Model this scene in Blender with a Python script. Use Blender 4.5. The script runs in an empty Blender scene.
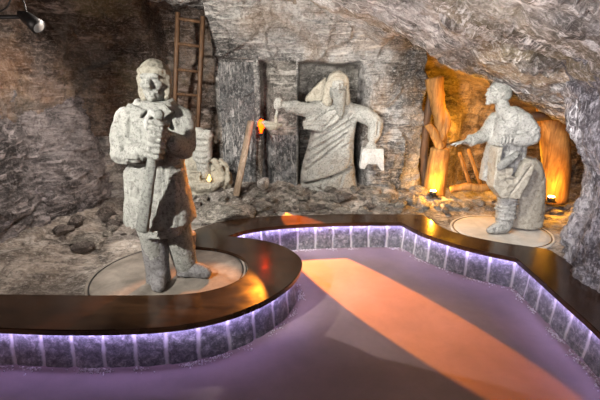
import bpy, bmesh, math, random
from mathutils import Vector, Matrix, Euler, noise
PI = math.pi
R = math.radians
random.seed(7)
sc = bpy.context.scene
col = sc.collection

# ------------------------------------------------------------------ camera
PITCH = R(16.4); CZ = 2.0; F = 400.0
cam_d = bpy.data.cameras.new('camera'); cam = bpy.data.objects.new('camera', cam_d); col.objects.link(cam)
cam.location = (0, 0, CZ); cam.rotation_euler = (PI/2 - PITCH, 0, 0)
cam_d.sensor_width = 36; cam_d.lens = 24; cam_d.clip_start = .05
sc.camera = cam

# ------------------------------------------------------------------ view, world, lights
vs = sc.view_settings
vs.view_transform = 'Standard'; vs.look = 'None'; vs.gamma = 1; vs.use_curve_mapping = False
vs.exposure = 0.0
w = bpy.data.worlds.new('world'); sc.world = w; w.use_nodes = True
w.node_tree.nodes['Background'].inputs[0].default_value = (.95, .82, .85, 1)
w.node_tree.nodes['Background'].inputs[1].default_value = .07

def light(kind, loc, target, power, color, size=.1, cone=60, blend=.4, name='light'):
    d = bpy.data.lights.new(name, kind); d.energy = power; d.color = color
    if kind == 'AREA': d.shape = 'DISK'; d.size = size
    else: d.shadow_soft_size = size
    if kind == 'SPOT': d.spot_size = R(cone); d.spot_blend = blend
    o = bpy.data.objects.new(name, d); col.objects.link(o); o.location = loc
    if target is not None:
        o.rotation_euler = (Vector(target) - Vector(loc)).to_track_quat('-Z', 'Y').to_euler()
    return o
WHITE = (1, .95, .86)
light('SPOT', (-2.1, .7, 2.5), (-1.1, 3.1, 1.3), 820, (1, .96, .88), .03, 50, .5, 'spot_for_statue')
light('SPOT', (-1.9, 3.2, 2.8), (-.2, 6.0, 1.4), 470, (1, .95, .86), .06, 85, .6, 'spot_for_reliefs')
light('SPOT', (1.3, 2.9, 2.3), (.6, 5.9, 1.3), 240, (1, .93, .84), .06, 55, .6, 'spot_for_bearded_relief')
light('SPOT', (1.1, 3.0, 2.35), (2.4, 4.5, 1.1), 230, (1, .96, .88), .04, 62, .6, 'spot_for_profile_statue')
light('SPOT', (-.3, 1.6, 1.3), (1.5, 4.3, 2.4), 600, (1, .93, .90), .15, 85, .8, 'spot_for_ceiling')  # unseen spot added from below to brighten the ceiling
light('SPOT', (.4, .6, 2.1), (3.0, 3.3, 1.1), 620, (.92, .88, 1), .15, 50, .8, 'spot_for_pillar')
light('SPOT', (-1.5, 4.4, 2.85), (-2.95, 3.7, 1.2), 300, (1, .88, .78), .1, 110, .8, 'spot_for_left_wall')
light('SPOT', (.1, 3.0, 2.75), (.55, 3.9, 0), 110, (1, .84, .80), .1, 62, .8, 'floor_fill_spot')  # unseen spot added to lift the far floor with pinkish light
light('AREA', (-.6, -.6, 3.2), (0, 4.5, .6), 32, (1, .86, .82), 2.0, name='soft_fill_light')  # unseen general fill added above and behind the camera

# ------------------------------------------------------------------ helpers
th_c, th_s = math.cos(PITCH), math.sin(PITCH)
def ray(px, py):
    v = -(py - 200)/F
    return Vector(((px - 300)/F, th_c + v*th_s, -th_s + v*th_c))
def G(px, py, z=.35):
    r = ray(px, py); t = (z - CZ)/r.z
    return Vector((r.x*t, r.y*t, z))
def D(px, py, Y):
    r = ray(px, py); t = Y/r.y
    return Vector((r.x*t, Y, CZ + r.z*t))
def ss(a, b, x):
    if a == b: return 1.0 if x > a else 0.0
    t = max(0, min(1, (x-a)/(b-a))); return t*t*(3-2*t)
def fb(x, y, z, s=1, o=4):
    return noise.fractal(Vector((x*s, y*s, z*s)), .9, 2.1, o)
def facet(p, s, seed=0):
    """chunky rock relief: every voronoi cell gets its own tilt and offset"""
    q = Vector(p)*s + Vector((seed*3.1, seed*1.7, seed*.9))
    q += noise.noise_vector(q*1.3)*.25
    d, pts = noise.voronoi(q)
    c = noise.cell_vector(pts[0]*7.3) 
    return (c.x-.5)*.9 + (q-pts[0]).dot(c-Vector((.5, .5, .5)))*1.6, d[1]-d[0]

def link(name, me, mat=None, parent=None, loc=None):
    o = bpy.data.objects.new(name, me); col.objects.link(o)
    if mat: me.materials.append(mat)
    if parent:
        o.parent = parent
        me.transform(Matrix.Translation(-Vector(parent_world(parent))))
    return o
def parent_world(p):
    v = Vector((0, 0, 0))
    while p: v += p.location; p = p.parent
    return v
def tag(o, label=None, cat=None, group=None, kind=None):
    if label: o['label'] = label
    if cat: o['category'] = cat
    if group: o['group'] = group
    if kind: o['kind'] = kind
    return o
def thing(name, label, cat, loc, group=None):
    o = bpy.data.objects.new(name, None); col.objects.link(o); o.location = loc; o.empty_display_size = .1
    return tag(o, label, cat, group)
def bmobj(name, bm, mat, parent=None, smooth=True):
    me = bpy.data.meshes.new(name); bm.normal_update(); bm.to_mesh(me); bm.free()
    if smooth: me.shade_smooth()
    return link(name, me, mat, parent)
def grid(name, nu, nv, fn, mat, keep=None, smooth=True):
    vs_, fs = [], []
    for j in range(nv+1):
        for i in range(nu+1): vs_.append(fn(i/nu, j/nv))
    for j in range(nv):
        for i in range(nu):
            a = j*(nu+1)+i
            f = (a, a+1, a+nu+2, a+nu+1)
            if keep:
                c = (vs_[f[0]] + vs_[f[2]])*.5
                if not keep(c): continue
            fs.append(f)
    me = bpy.data.meshes.new(name); me.from_pydata(vs_, [], fs); me.update()
    if keep:
        bm = bmesh.new(); bm.from_mesh(me)
        bmesh.ops.delete(bm, geom=[v for v in bm.verts if not v.link_faces], context='VERTS')
        bm.to_mesh(me); bm.free()
    if smooth: me.shade_smooth()
    return link(name, me, mat)

# ---- solid primitives into a bmesh
def xf(bm, verts, M): bmesh.ops.transform(bm, matrix=M, verts=verts)
def ball(bm, c, r, rot=(0, 0, 0), sub=3):
    if not hasattr(r, '__len__'): r = (r, r, r)
    g = bmesh.ops.create_icosphere(bm, subdivisions=sub, radius=1)
    xf(bm, g['verts'], Matrix.Translation(c) @ Euler(rot).to_matrix().to_4x4() @ Matrix.Diagonal((*r, 1)))
def box(bm, c, size, rot=(0, 0, 0), taper=1.0, bev=0):
    g = bmesh.ops.create_cube(bm, size=1)
    for v in g['verts']:
        if v.co.z > 0: v.co.x *= taper; v.co.y *= taper
    M = Matrix.Translation(c) @ Euler(rot).to_matrix().to_4x4() @ Matrix.Diagonal((*size, 1))
    xf(bm, g['verts'], M)
    if bev:
        es = list({e for v in g['verts'] for e in v.link_edges})
        bmesh.ops.bevel(bm, geom=es, offset=bev, segments=2, affect='EDGES')
def cone(bm, a, b, ra, rb, seg=20):
    a = Vector(a); b = Vector(b); d = b-a
    g = bmesh.ops.create_cone(bm, cap_ends=True, segments=seg, radius1=ra, radius2=rb, depth=d.length)
    xf(bm, g['verts'], Matrix.Translation((a+b)/2) @ d.to_track_quat('Z', 'Y').to_matrix().to_4x4())
def cap(bm, a, b, ra, rb):
    cone(bm, a, b, ra, rb); ball(bm, a, ra, sub=2); ball(bm, b, rb, sub=2)
def chain(bm, pts, rs):
    for i in range(len(pts)-1): cap(bm, pts[i], pts[i+1], rs[i], rs[i+1])
def loft(bm, secs, n=28, p=2.4):
    """closed body through horizontal super-ellipse sections (x, y, z, rx, ry)"""
    rings = []
    for (x, y, z, rx, ry) in secs:
        ring = []
        for k in range(n):
            a = 2*PI*k/n; c, s = math.cos(a), math.sin(a)
            ring.append(bm.verts.new((x + rx*math.copysign(abs(c)**(2/p), c), y + ry*math.copysign(abs(s)**(2/p), s), z)))
        rings.append(ring)
    for A, B in zip(rings, rings[1:]):
        for k in range(n): bm.faces.new((A[k], A[(k+1) % n], B[(k+1) % n], B[k]))
    up = secs[-1][2] > secs[0][2]
    bm.faces.new(rings[0][::-1]); bm.faces.new(rings[-1])
    if not up:
        pass
def prism(bm, pts, y0, y1):
    """outline in x-z, extruded from y0 to y1"""
    A = [bm.verts.new((x, y0, z)) for x, z in pts]; B = [bm.verts.new((x, y1, z)) for x, z in pts]
    n = len(pts)
    fs = [bm.faces.new(A), bm.faces.new(B[::-1])]
    for k in range(n): fs.append(bm.faces.new((A[k], B[k], B[(k+1) % n], A[(k+1) % n])))
    bmesh.ops.recalc_face_normals(bm, faces=fs)
def tube_bm(bm, pts, r, n=8, closed=False):
    rings = []
    N = len(pts)
    for i, p in enumerate(pts):
        p = Vector(p); a = Vector(pts[max(0, i-1)]); b = Vector(pts[min(N-1, i+1)])
        q = (b-a).to_track_quat('Z', 'Y')
        rr = r[i] if hasattr(r, '__len__') else r
        rings.append([bm.verts.new(p + q @ Vector((rr*math.cos(2*PI*k/n), rr*math.sin(2*PI*k/n), 0))) for k in range(n)])
    for A, B in zip(rings, rings[1:]):
        # align rings so that tubes do not twist
        best = min(range(n), key=lambda s: sum((A[k].co-B[(k+s) % n].co).length for k in range(0, n, 2)))
        B[:] = B[best:]+B[:best]
        for k in range(n): bm.faces.new((A[k], A[(k+1) % n], B[(k+1) % n], B[k]))
    bm.faces.new(rings[0][::-1]); bm.faces.new(rings[-1])

def sculpt(name, bm, mat, parent=None, voxel=.014, smooth=3, carves=(), rough=.004, rs=14, chunk=0.0, flat=False):
    """melt overlapping solids into one continuous stone surface, then carve folds and chisel it"""
    bmesh.ops.recalc_face_normals(bm, faces=bm.faces)
    me = bpy.data.meshes.new(name); bm.to_mesh(me); bm.free()
    o = bpy.data.objects.new(name, me); col.objects.link(o)
    m = o.modifiers.new('r', 'REMESH'); m.mode = 'VOXEL'; m.voxel_size = voxel
    if smooth:
        m = o.modifiers.new('s', 'SMOOTH'); m.factor = .5; m.iterations = smooth
    dg = bpy.context.evaluated_depsgraph_get(); dg.update()
    me2 = bpy.data.meshes.new_from_object(o.evaluated_get(dg))
    bpy.data.objects.remove(o); bpy.data.meshes.remove(me)
    me2.name = name
    nrm = [v.normal.copy() for v in me2.vertices]
    segs = []
    for a, b, wd, dp in carves:
        a = Vector(a); b = Vector(b); segs.append((a, b, (b-a).length_squared or 1e-9, wd, dp))
    for v, n in zip(me2.vertices, nrm):
        off = 0
        for a, b, L, wd, dp in segs:
            if flat:
                if n.y > .25: continue
                ex, ez = b.x-a.x, b.z-a.z; qx, qz = v.co.x-a.x, v.co.z-a.z
                t = max(0, min(1, (qx*ex+qz*ez)/(ex*ex+ez*ez+1e-9))); d = math.hypot(qx-ex*t, qz-ez*t)
                if abs(v.co.y-(a.y+(b.y-a.y)*t)) > .16: continue
            else:
                t = max(0, min(1, (v.co-a).dot(b-a)/L)); d = (v.co-(a+(b-a)*t)).length
            if d < wd*2.2: off -= dp*math.exp(-(d/wd)**2*1.6)
        p = v.co
        off += rough*noise.fractal(p*rs, .7, 2.2, 4)
        if chunk:
            f, e = facet(p, 9, 2); off += chunk*f
        v.co = p + n*off
    me2.shade_smooth()
    me2.materials.clear()
    return link(name, me2, mat, parent)

# ------------------------------------------------------------------ materials
class NT:
    def __init__(s, name):
        s.m = bpy.data.materials.new(name); s.m.use_nodes = True; s.t = s.m.node_tree
        s.b = s.t.nodes['Principled BSDF']; s.co = s.t.nodes.new('ShaderNodeTexCoord').outputs['Object']
    def n(s, kind, **kw):
        x = s.t.nodes.new('ShaderNode'+kind)
        for k, v in kw.items(): setattr(x, k, v)
        return x
    def put(s, inp, v):
        if hasattr(v, 'links') and hasattr(v, 'is_linked') : s.t.links.new(v, inp)
        else: inp.default_value = v
    def map(s, scale=(1, 1, 1), rot=(0, 0, 0), src=None):
        x = s.n('Mapping'); s.put(x.inputs[0], src or s.co); x.inputs['Scale'].default_value = scale; x.inputs['Rotation'].default_value = rot
        return x.outputs[0]
    def noise(s, scale, detail=6, rough=.6, dist=0, src=None):
        x = s.n('TexNoise'); s.put(x.inputs['Vector'], src or s.co)
        x.inputs['Scale'].default_value = scale; x.inputs['Detail'].default_value = detail
        x.inputs['Roughness'].default_value = rough; x.inputs['Distortion'].default_value = dist
        return x.outputs[0]
    def vor(s, scale, feature='F1', src=None, rnd=1):
        x = s.n('TexVoronoi', feature=feature); s.put(x.inputs['Vector'], src or s.co); x.inputs['Scale'].default_value = scale
        x.inputs['Randomness'].default_value = rnd
        return x.outputs[0]
    def ramp(s, v, stops):
        x = s.n('ValToRGB'); s.put(x.inputs[0], v); e = x.color_ramp.elements
        while len(e) < len(stops): e.new(.5)
        for k, (p, c) in enumerate(stops):
            e[k].position = p; e[k].color = (*c, 1) if len(c) == 3 else c
        return x.outputs[0]
    def g(s, v, a, b):
        if a > b: return s.ramp(v, [(b, (1, 1, 1)), (a, (0, 0, 0))])
        return s.ramp(v, [(a, (0, 0, 0)), (b, (1, 1, 1))])
    def mix(s, f, a, b, mode='MIX'):
        x = s.n('MixRGB', blend_type=mode)
        s.put(x.inputs[0], f)
        for i, q in ((1, a), (2, b)): s.put(x.inputs[i], (*q, 1) if isinstance(q, tuple) and len(q) == 3 else q)
        return x.outputs[0]
    def math(s, op, a, b=0.0, c=None):
        x = s.n('Math', operation=op); s.put(x.inputs[0], a); s.put(x.inputs[1], b)
        if c is not None: s.put(x.inputs[2], c)
        return x.outputs[0]
    def bump(s, h, strength, dist=.02, prev=None):
        x = s.n('Bump'); s.put(x.inputs['Height'], h); x.inputs['Strength'].default_value = strength; x.inputs['Distance'].default_value = dist
        if prev: s.put(x.inputs['Normal'], prev)
        return x.outputs[0]
    def done(s, color, rough=.8, normal=None, spec=.3, **kw):
        s.put(s.b.inputs['Base Color'], (*color, 1) if isinstance(color, tuple) and len(color) == 3 else color)
        s.put(s.b.inputs['Roughness'], rough); s.b.inputs['Specular IOR Level'].default_value = spec
        if normal: s.put(s.b.inputs['Normal'], normal)
        for k, v in kw.items(): s.b.inputs[k].default_value = v
        return s.m

def rock(name, dark, mid, light_, big=1.1, vein=(.62, .60, .56), vein_amt=.55, streak_rot=(0, .6, .3), streak=(2, 2, 14), bump=.9, tint=None, spec=.35, rough=.62, chisel=None):
    s = NT(name)
    n1 = s.noise(big, 9, .62, .6)
    c = s.ramp(n1, [(.40, tuple(x*.7 for x in dark)), (.50, mid), (.60, light_)])
    n2 = s.noise(7, 9, .66, .3)
    c = s.mix(s.g(n2, .40, .52), s.mix(.8, c, tuple(x*.7 for x in dark)), c)
    n6 = s.noise(.55, 5, .55, .5)
    c = s.mix(s.math('MULTIPLY', s.g(n6, .52, .60), .28), c, vein)
    c = s.mix(s.math('MULTIPLY', s.g(n6, .50, .42), .75), c, dark)
    mp = s.map(streak, streak_rot)
    n3 = s.noise(1.6, 8, .66, .7, mp)
    vn = s.g(n3, .52, .60)
    mask = s.g(s.noise(1.0, 5, .6), .42, .54)
    mp2 = s.map(tuple(x*2.6 for x in streak), (streak_rot[0]+.15, streak_rot[1]-.12, streak_rot[2]+.2)); n5 = s.noise(1.6, 7, .7, .8, mp2)
    c = s.mix(s.math('MULTIPLY', s.math('MULTIPLY', vn, mask), vein_amt), c, vein)
    c = s.mix(s.math('MULTIPLY', s.g(n5, .53, .60), vein_amt*.40), c, vein)
    c = s.mix(s.math('MULTIPLY', s.g(n5, .44, .36), .3), c, tuple(x*.5 for x in dark))
    wv = s.noise(2.2, 5, .6, 0); va = s.n('VectorMath', operation='ADD'); s.put(va.inputs[0], s.co); s.put(va.inputs[1], wv)
    ck = s.vor(2.6, 'DISTANCE_TO_EDGE', va.outputs[0])
    ckm = s.g(ck, .030, .006)
    c = s.mix(s.math('MULTIPLY', ckm, .35), c, tuple(x*.3 for x in dark))
    if tint:
        for col_, scale, lo, hi, amt in tint:
            c = s.mix(s.math('MULTIPLY', s.g(s.noise(scale, 5, .6, .8), lo, hi), amt), c, col_)
    if chisel:
        n7 = s.noise(1, 5, .6, 1.2, s.map(chisel[0], chisel[1])); cm = s.math('MULTIPLY', s.g(n7, .54, .60), s.g(s.noise(1.3, 4, .6), .44, .54))
        c = s.mix(s.math('MULTIPLY', cm, chisel[2]), c, vein)
    n4 = s.noise(34, 6, .7)
    c = s.mix(s.math('MULTIPLY', s.g(n4, .52, .66), .45), c, vein)
    c = s.mix(s.math('MULTIPLY', s.g(n4, .46, .32), .5), c, tuple(x*.4 for x in dark))
    nb = s.bump(s.math('SUBTRACT', 1.0, ckm), bump*.35, .03)
    nb = s.bump(n3, bump, .08, nb)
    if chisel: nb = s.bump(n7, bump*.9, .04, nb)
    nb = s.bump(n5, bump*.5, .02, nb)
    nb = s.bump(n2, bump*.9, .05, nb)
    nb = s.bump(n4, bump*.4, .008, nb)
    return s.done(c, rough, nb, spec)

M_back = rock('salt_rock_grey', (.055, .055, .055), (.20, .195, .19), (.40, .39, .38), 1.5, (.68, .66, .63), .85, (0, .5, 0), (1.5, 3, 9), 1.0, tint=[((.22, .15, .09), 1.1, .5, .66, .55)])
M_left = rock('salt_rock_brown', (.030, .020, .014), (.12, .080, .055), (.25, .185, .13), 1.3, (.40, .33, .30), .8, (0, .25, .2), (2, 2, 9), 1.1, tint=[((.18, .095, .05), .9, .50, .62, .5), ((.15, .14, .13), 1.6, .5, .62, .6), ((.20, .17, .09), .7, .52, .62, .5)])
M_ceil = rock('salt_rock_ceiling', (.06, .048, .042), (.20, .165, .145), (.36, .31, .28), 1.2, (.74, .70, .68), .95, (0, .0, .35), (1.6, 9, 2), 1.0, tint=[((.22, .17, .08), .9, .5, .64, .5)], chisel=((28, 4, 4), (0, 0, -.35), .85))
M_pill = rock('salt_rock_pillar', (.08, .07, .078), (.24, .22, .23), (.42, .40, .42), 2.0, (.62, .60, .62), .7, (.2, .5, .2), (12, 3, 2.2), 1.2, chisel=((26, 26, 4), (.1, .35, 0), .8))
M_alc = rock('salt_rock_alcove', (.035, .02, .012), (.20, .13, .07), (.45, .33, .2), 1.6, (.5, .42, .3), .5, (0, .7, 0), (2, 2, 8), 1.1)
M_grnd = rock('salt_ground', (.10, .085, .072), (.27, .23, .195), (.44, .39, .34), 1.8, (.62, .58, .54), .5, (.4, .2, .4), (3, 5, 3), 1.0, rough=.85)
M_rub = rock('salt_rubble', (.10, .09, .075), (.30, .27, .23), (.50, .46, .40), 5, (.66, .62, .58), .6, (.4, .8, .4), (3, 8, 3), .8, rough=.8)
M_rub2 = rock('salt_rubble_dark', (.05, .04, .036), (.14, .11, .10), (.26, .22, .20), 5, (.5, .46, .42), .4, (.4, .8, .4), (3, 8, 3), .8, rough=.8)
M_rubw = rock('salt_rubble_white', (.3, .28, .26), (.55, .52, .50), (.72, .70, .66), 5, (.8, .78, .75), .6, (.4, .8, .4), (3, 8, 3), .6, rough=.7)

def statue_mat(name, base, darkc, spk=.5, bump=.7):
    s = NT(name)
    n1 = s.noise(4, 8, .65, .4); c = s.ramp(n1, [(.3, tuple(x*.78 for x in base)), (.6, base), (.8, tuple(min(1, x*1.18) for x in base))])
    n2 = s.noise(48, 7, .75)
    c = s.mix(s.math('MULTIPLY', s.g(n2, .50, .36), spk), c, darkc)
    n3 = s.noise(15, 8, .7, 1)
    c = s.mix(s.math('MULTIPLY', s.g(n3, .50, .34), .5), c, darkc)
    nb = s.bump(n3, bump*.8, .03); nb = s.bump(n2, bump*.9, .014, nb)
    return s.done(c, .6, nb, .35)
M_st = statue_mat('statue_stone', (.42, .42, .39), (.075, .076, .07), .75, 1.1)
M_st_d = statue_mat('statue_stone_darker', (.27, .275, .255), (.06, .06, .055), .8, 1.0)
M_st_w = statue_mat('statue_stone_warm', (.40, .375, .31), (.12, .10, .07), .6, 1.0)
M_st_p = statue_mat('statue_stone_pale', (.56, .56, .54), (.2, .2, .19), .5, 1.0)
M_boot = statue_mat('statue_stone_boot', (.25, .24, .245), (.05, .048, .047), .85, 1.0)

def wood_mat(name, a, b, scale=(30, 30, 2.2), rough=.6, spec=.3, bump=.4):
    s = NT(name); mp = s.map(scale); n = s.noise(1, 8, .6, 1.2, mp)
    c = s.ramp(n, [(.3, a), (.7, b)]); n2 = s.noise(6, 5, .6)
    c = s.mix(s.math('MULTIPLY', s.g(n2, .45, .7), .4), c, a)
    return s.done(c, rough, s.bump(n, bump, .01), spec)
M_wood = wood_mat('old_timber', (.03, .015, .008), (.13, .07, .035))
M_trunk = wood_mat('mine_timber', (.11, .045, .012), (.46, .24, .07), (18, 18, 2.0), .7)
M_plank = wood_mat('grey_plank', (.13, .09, .06), (.36, .28, .21))
s = NT('dark_varnished_wood')
n = s.noise(1.0, 6, .6, 1.0, s.map((3, 14, 3), (0, 0, .3)))
c = s.ramp(n, [(.3, (.014, .007, .004)), (.7, (.045, .022, .011))])
sm = s.noise(7, 5, .6, .5)
M_bench = s.done(c, s.ramp(sm, [(.3, (.14, .14, .14)), (.75, (.24, .24, .24))]), s.bump(n, .05, .003), .5)
s = NT('aisle_floor')
n1 = s.noise(1.6, 7, .6, .3); n2 = s.noise(60, 5, .7); n3 = s.noise(9, 8, .7, .5)
c = s.ramp(n1, [(.3, (.20, .150, .160)), (.7, (.275, .205, .22))])
c = s.mix(s.math('MULTIPLY', s.g(n3, .45, .7), .25), c, (.16, .13, .15))
M_floor = s.done(c, .55, s.bump(n2, .12, .004), .3)
# slabs: u = metres along the wall, v = height
s = NT('salt_slabs')
uv = s.n('UVMap'); sep = s.n('SeparateXYZ'); s.put(sep.inputs[0], uv.outputs[0])
wob = s.noise(3.5, 4, .6, 0); u = s.math('ADD', sep.outputs[0], s.math('MULTIPLY', s.math('SUBTRACT', wob, .5), .05))
fr = s.math('FRACT', s.math('DIVIDE', u, .225))
dj = s.math('MINIMUM', fr, s.math('SUBTRACT', 1.0, fr))
jn = s.math('ADD', dj, s.math('MULTIPLY', s.math('SUBTRACT', s.noise(22, 5, .7), .5), .10))
jm = s.g(jn, .085, .03)
idn = s.n('TexWhiteNoise', noise_dimensions='1D'); s.put(idn.inputs['W'], s.math('FLOOR', s.math('DIVIDE', u, .225)))
n2 = s.noise(22, 9, .75, .4); n4 = s.noise(70, 5, .7)
c = s.ramp(n2, [(.36, (.05, .05, .055)), (.52, (.15, .15, .16)), (.66, (.42, .41, .42))])
c = s.mix(s.math('MULTIPLY', idn.outputs[0], .35), c, (.05, .05, .06))
c = s.mix(s.math('MULTIPLY', s.g(n4, .52, .7), .4), c, (.45, .44, .46))
c = s.mix(s.math('MULTIPLY', jm, .75), c, (.52, .50, .50))
M_slab = s.done(c, .5, s.bump(n2, .7, .012, s.bump(s.math('SUBTRACT', 1.0, jm), .5, .01)), .4)
s = NT('salt_crust'); n2 = s.noise(40, 6, .7)
M_crust = s.done(s.ramp(n2, [(.3, (.36, .33, .35)), (.6, (.66, .63, .66))]), .8, s.bump(n2, .8, .01), .3)

def emit(name, color, strength):
    s = NT(name); s.b.inputs['Emission Color'].default_value = (*color, 1); s.b.inputs['Emission Strength'].default_value = strength
    return s.done(tuple(color), .5)
M_led = emit('violet_led', (.60, .47, 1.0), 190)
M_or = emit('orange_lamp_glow', (1, .032, .0), 15)
M_uplens = emit('amber_lamp_lens', (1, .62, .18), 60)
M_flame = emit('yellow_flame_glow', (1, .55, .12), 5)
M_lens = emit('cool_lamp_lens', (.12, .115, .11), .6)
M_black = NT('black_metal').done((.012, .012, .013), .45, None, .4)

# ------------------------------------------------------------------ ledge outline (world metres)
def cr(pts, n=8):
    out = []
    P = [pts[0]*2-pts[1]] + list(pts) + [pts[-1]*2-pts[-2]]
    for i in range(1, len(P)-2):
        for k in range(n):
            t = k/n; a, b, c_, d = P[i-1:i+3]
            out.append(.5*((2*b)+(-a+c_)*t+(2*a-5*b+4*c_-d)*t*t+(-a+3*b-3*c_+d)*t**3))
    out.append(pts[-1].copy()); return out
LT = .35
fL = cr([G(*p, LT) for p in [(-150, 322), (-60, 326), (0, 328), (60, 330), (120, 329.5), (175, 326), (222, 317), (262, 302), (290, 284), (302, 266), (297, 254), (278, 244), (253, 238.5), (228, 236)]])
fC = cr([G(*p, LT) for p in [(228, 236), (244, 231), (265, 227.5), (300, 224.5), (350, 222.8), (401, 222.5)]])
fR = cr([G(*p, LT) for p in [(401, 222.5), (422, 233), (450, 242.5), (482, 251), (516, 258)]])
fE = cr([G(*p, LT) for p in [(516, 258), (531, 271), (560, 297), (600, 333), (680, 415)]])
front = fL[:-1] + fC[:-1] + fR[:-1] + fE
back = cr([G(*p, LT) for p in [(820, 390), (700, 350), (620, 300), (560, 256), (548, 249)]], 5)[:-1] + \
       cr([G(*p, LT) for p in [(548, 249), (528, 246), (500, 242), (470, 236), (444, 228), (423, 214.5)]], 5)[:-1] + \
       cr([G(*p, LT) for p in [(423, 214.5), (350, 214), (300, 215), (258, 217), (220, 222), (190, 231), (164, 240)]], 5)[:-1] + \
       cr([G(*p, LT) for p in [(164, 240), (178, 246.5), (200, 247), (224, 250.5), (242, 257.5), (248, 268), (239, 279), (216, 288.5), (180, 294), (110, 295), (50, 294.5), (0, 294), (-80, 293), (-200, 292)]], 5)
def resample(pts, step):
    out = [pts[0].copy()]; acc = 0
    for a, b in zip(pts, pts[1:]):
        L = (b-a).length
        if L < 1e-6: continue
        t = step-acc
        while t <= L: out.append(a+(b-a)*(t/L)); t += step
        acc = L-(t-step)
    return out
def offset(pts, d):
    """to the left of travel (front runs left to right, so + is away from the aisle... on the near loop too)"""
    out = []
    for i, p in enumerate(pts):
        a = pts[max(0, i-1)]; b = pts[min(len(pts)-1, i+1)]
        t = (b-a); t.z = 0; t.normalize(); out.append(p+Vector((-t.y, t.x, 0))*d)
    return out

ledge = thing('curved_counter', 'low curving salt-slab parapet with a dark varnished wooden top and violet lighting underneath', 'parapet', (0, 4.7, 0))
bm = bmesh.new()
loop = front + back
vt = [bm.verts.new((p.x, p.y, LT)) for p in loop]; vb = [bm.verts.new((p.x, p.y, LT-.032)) for p in loop]
ft = bm.faces.new(vt); fbt = bm.faces.new(vb[::-1])
n = len(loop)
for k in range(n): bm.faces.new((vt[k], vb[k], vb[(k+1) % n], vt[(k+1) % n]))
bmesh.ops.recalc_face_normals(bm, faces=bm.faces)
es = [e for e in bm.edges if abs(e.verts[0].co.z-LT) < 1e-5 and abs(e.verts[1].co.z-LT) < 1e-5]
bmesh.ops.bevel(bm, geom=es, offset=.006, segments=2, affect='EDGES')
bmesh.ops.triangulate(bm, faces=[f for f in bm.faces if len(f.verts) > 4])
bmobj('wooden_top', bm, M_bench, ledge, smooth=False)

wall_line = resample(offset(front, .080), .02)
HB = LT-.03
def slab_wall():
    bm = bmesh.new(); uvl = bm.loops.layers.uv.new('UVMap'); rows = 16
    nrm = []
    for i in range(len(wall_line)):
        a = wall_line[max(0, i-2)]; b = wall_line[min(len(wall_line)-1, i+2)]; t = (b-a).normalized(); nrm.append(Vector((t.y, -t.x, 0)))
    V = []
    for i, p in enumerate(wall_line):
        s_ = i*.02; f = (s_/.225) % 1; dj = min(f, 1-f)
        colm = []
        for j in range(rows+1):
            z = HB*j/rows
            bul = .012*ss(.03, .14, dj) + .006*fb(p.x, p.y, z, 12, 3)
            q = p + nrm[i]*(bul + .02*(1-j/rows)**2); colm.append(bm.verts.new((q.x, q.y, z)))
        for kk, zz in ((.12, HB), (.12, 0)):
            pass
        V.append(colm)
    for i in range(len(V)-1):
        for j in range(rows):
            f = bm.faces.new((V[i][j], V[i+1][j], V[i+1][j+1], V[i][j+1]))
            for l, (ii, jj) in zip(f.loops, ((i, j), (i+1, j), (i+1, j+1), (i, j+1))): l[uvl].uv = (ii*.02, HB*jj/rows)
    return bm
bmobj('slab_wall', slab_wall(), M_slab, ledge)
bm = bmesh.new(); Q = [(bm.verts.new((p.x, p.y, LT-.0325)), bm.verts.new((p.x, p.y, LT-.0445))) for p in resample(offset(front, .0185), .03)]
for A, B in zip(Q, Q[1:]): bm.faces.new((A[0], B[0], B[1], A[1]))
bmobj('light_strip', bm, M_led, ledge)
bm = bmesh.new(); fo = resample(offset(front, .002), .03); fi = resample(offset(front, .016), .03)
m_ = min(len(fo), len(fi)); Q = []
for i in range(len(fo)):
    j = min(len(fi)-1, round(i*(len(fi)-1)/(len(fo)-1)))
    a, b = fo[i], fi[j]
    Q.append([bm.verts.new((a.x, a.y, LT-.03)), bm.verts.new((a.x, a.y, LT-.046)), bm.verts.new((b.x, b.y, LT-.046)), bm.verts.new((b.x, b.y, LT-.03))])
for A, B in zip(Q, Q[1:]):
    for k in range(4): bm.faces.new((A[k], B[k], B[(k+1) % 4], A[(k+1) % 4]))
bm.faces.new(Q[0]); bm.faces.new(Q[-1][::-1]); bmesh.ops.recalc_face_normals(bm, faces=bm.faces)
bmobj('edge_trim', bm, M_bench, ledge, smooth=False)  # hanging fascia added to keep the strip's direct light off the floor
# loose salt at the foot of the slabs
bm = bmesh.new(); rc = random.Random(3)
cl = resample(offset(front, .035), .02)
for i, p in enumerate(cl):
    for k in range(int(max(0, 3+7*fb(p.x, p.y, 0, 5, 3)))):
        rr = rc.uniform(.002, .009)
        d = abs(rc.gauss(0, .028))
        a = cl[max(0, i-1)]; b = cl[min(len(cl)-1, i+1)]; t = (b-a).normalized() if (b-a).length else Vector((1, 0, 0))
        q = p + Vector((t.y, -t.x, 0))*d + t*rc.uniform(-.01, .01)
        g = bmesh.ops.create_icosphere(bm, subdivisions=1, radius=1)
        xf(bm, g['verts'], Matrix.Translation((q.x, q.y, rr*.3)) @ Euler((rc.random()*3, rc.random()*3, rc.random()*3)).to_matrix().to_4x4() @ Matrix.Diagonal((rr*1.5, rr, rr*.8, 1)))
tag(bmobj('salt_grains', bm, M_crust, None, False), 'loose white salt grains along the foot of the slab parapet', 'salt', kind='stuff')

# ------------------------------------------------------------------ structure
def floor_fn(u_, v_):
    x = -4+9*u_; y = -1.2+6.4*v_
    return Vector((x, y, .004*fb(x, y, 0, 2, 3)))
tag(grid('floor', 180, 128, floor_fn, M_floor), kind='structure')

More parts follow.
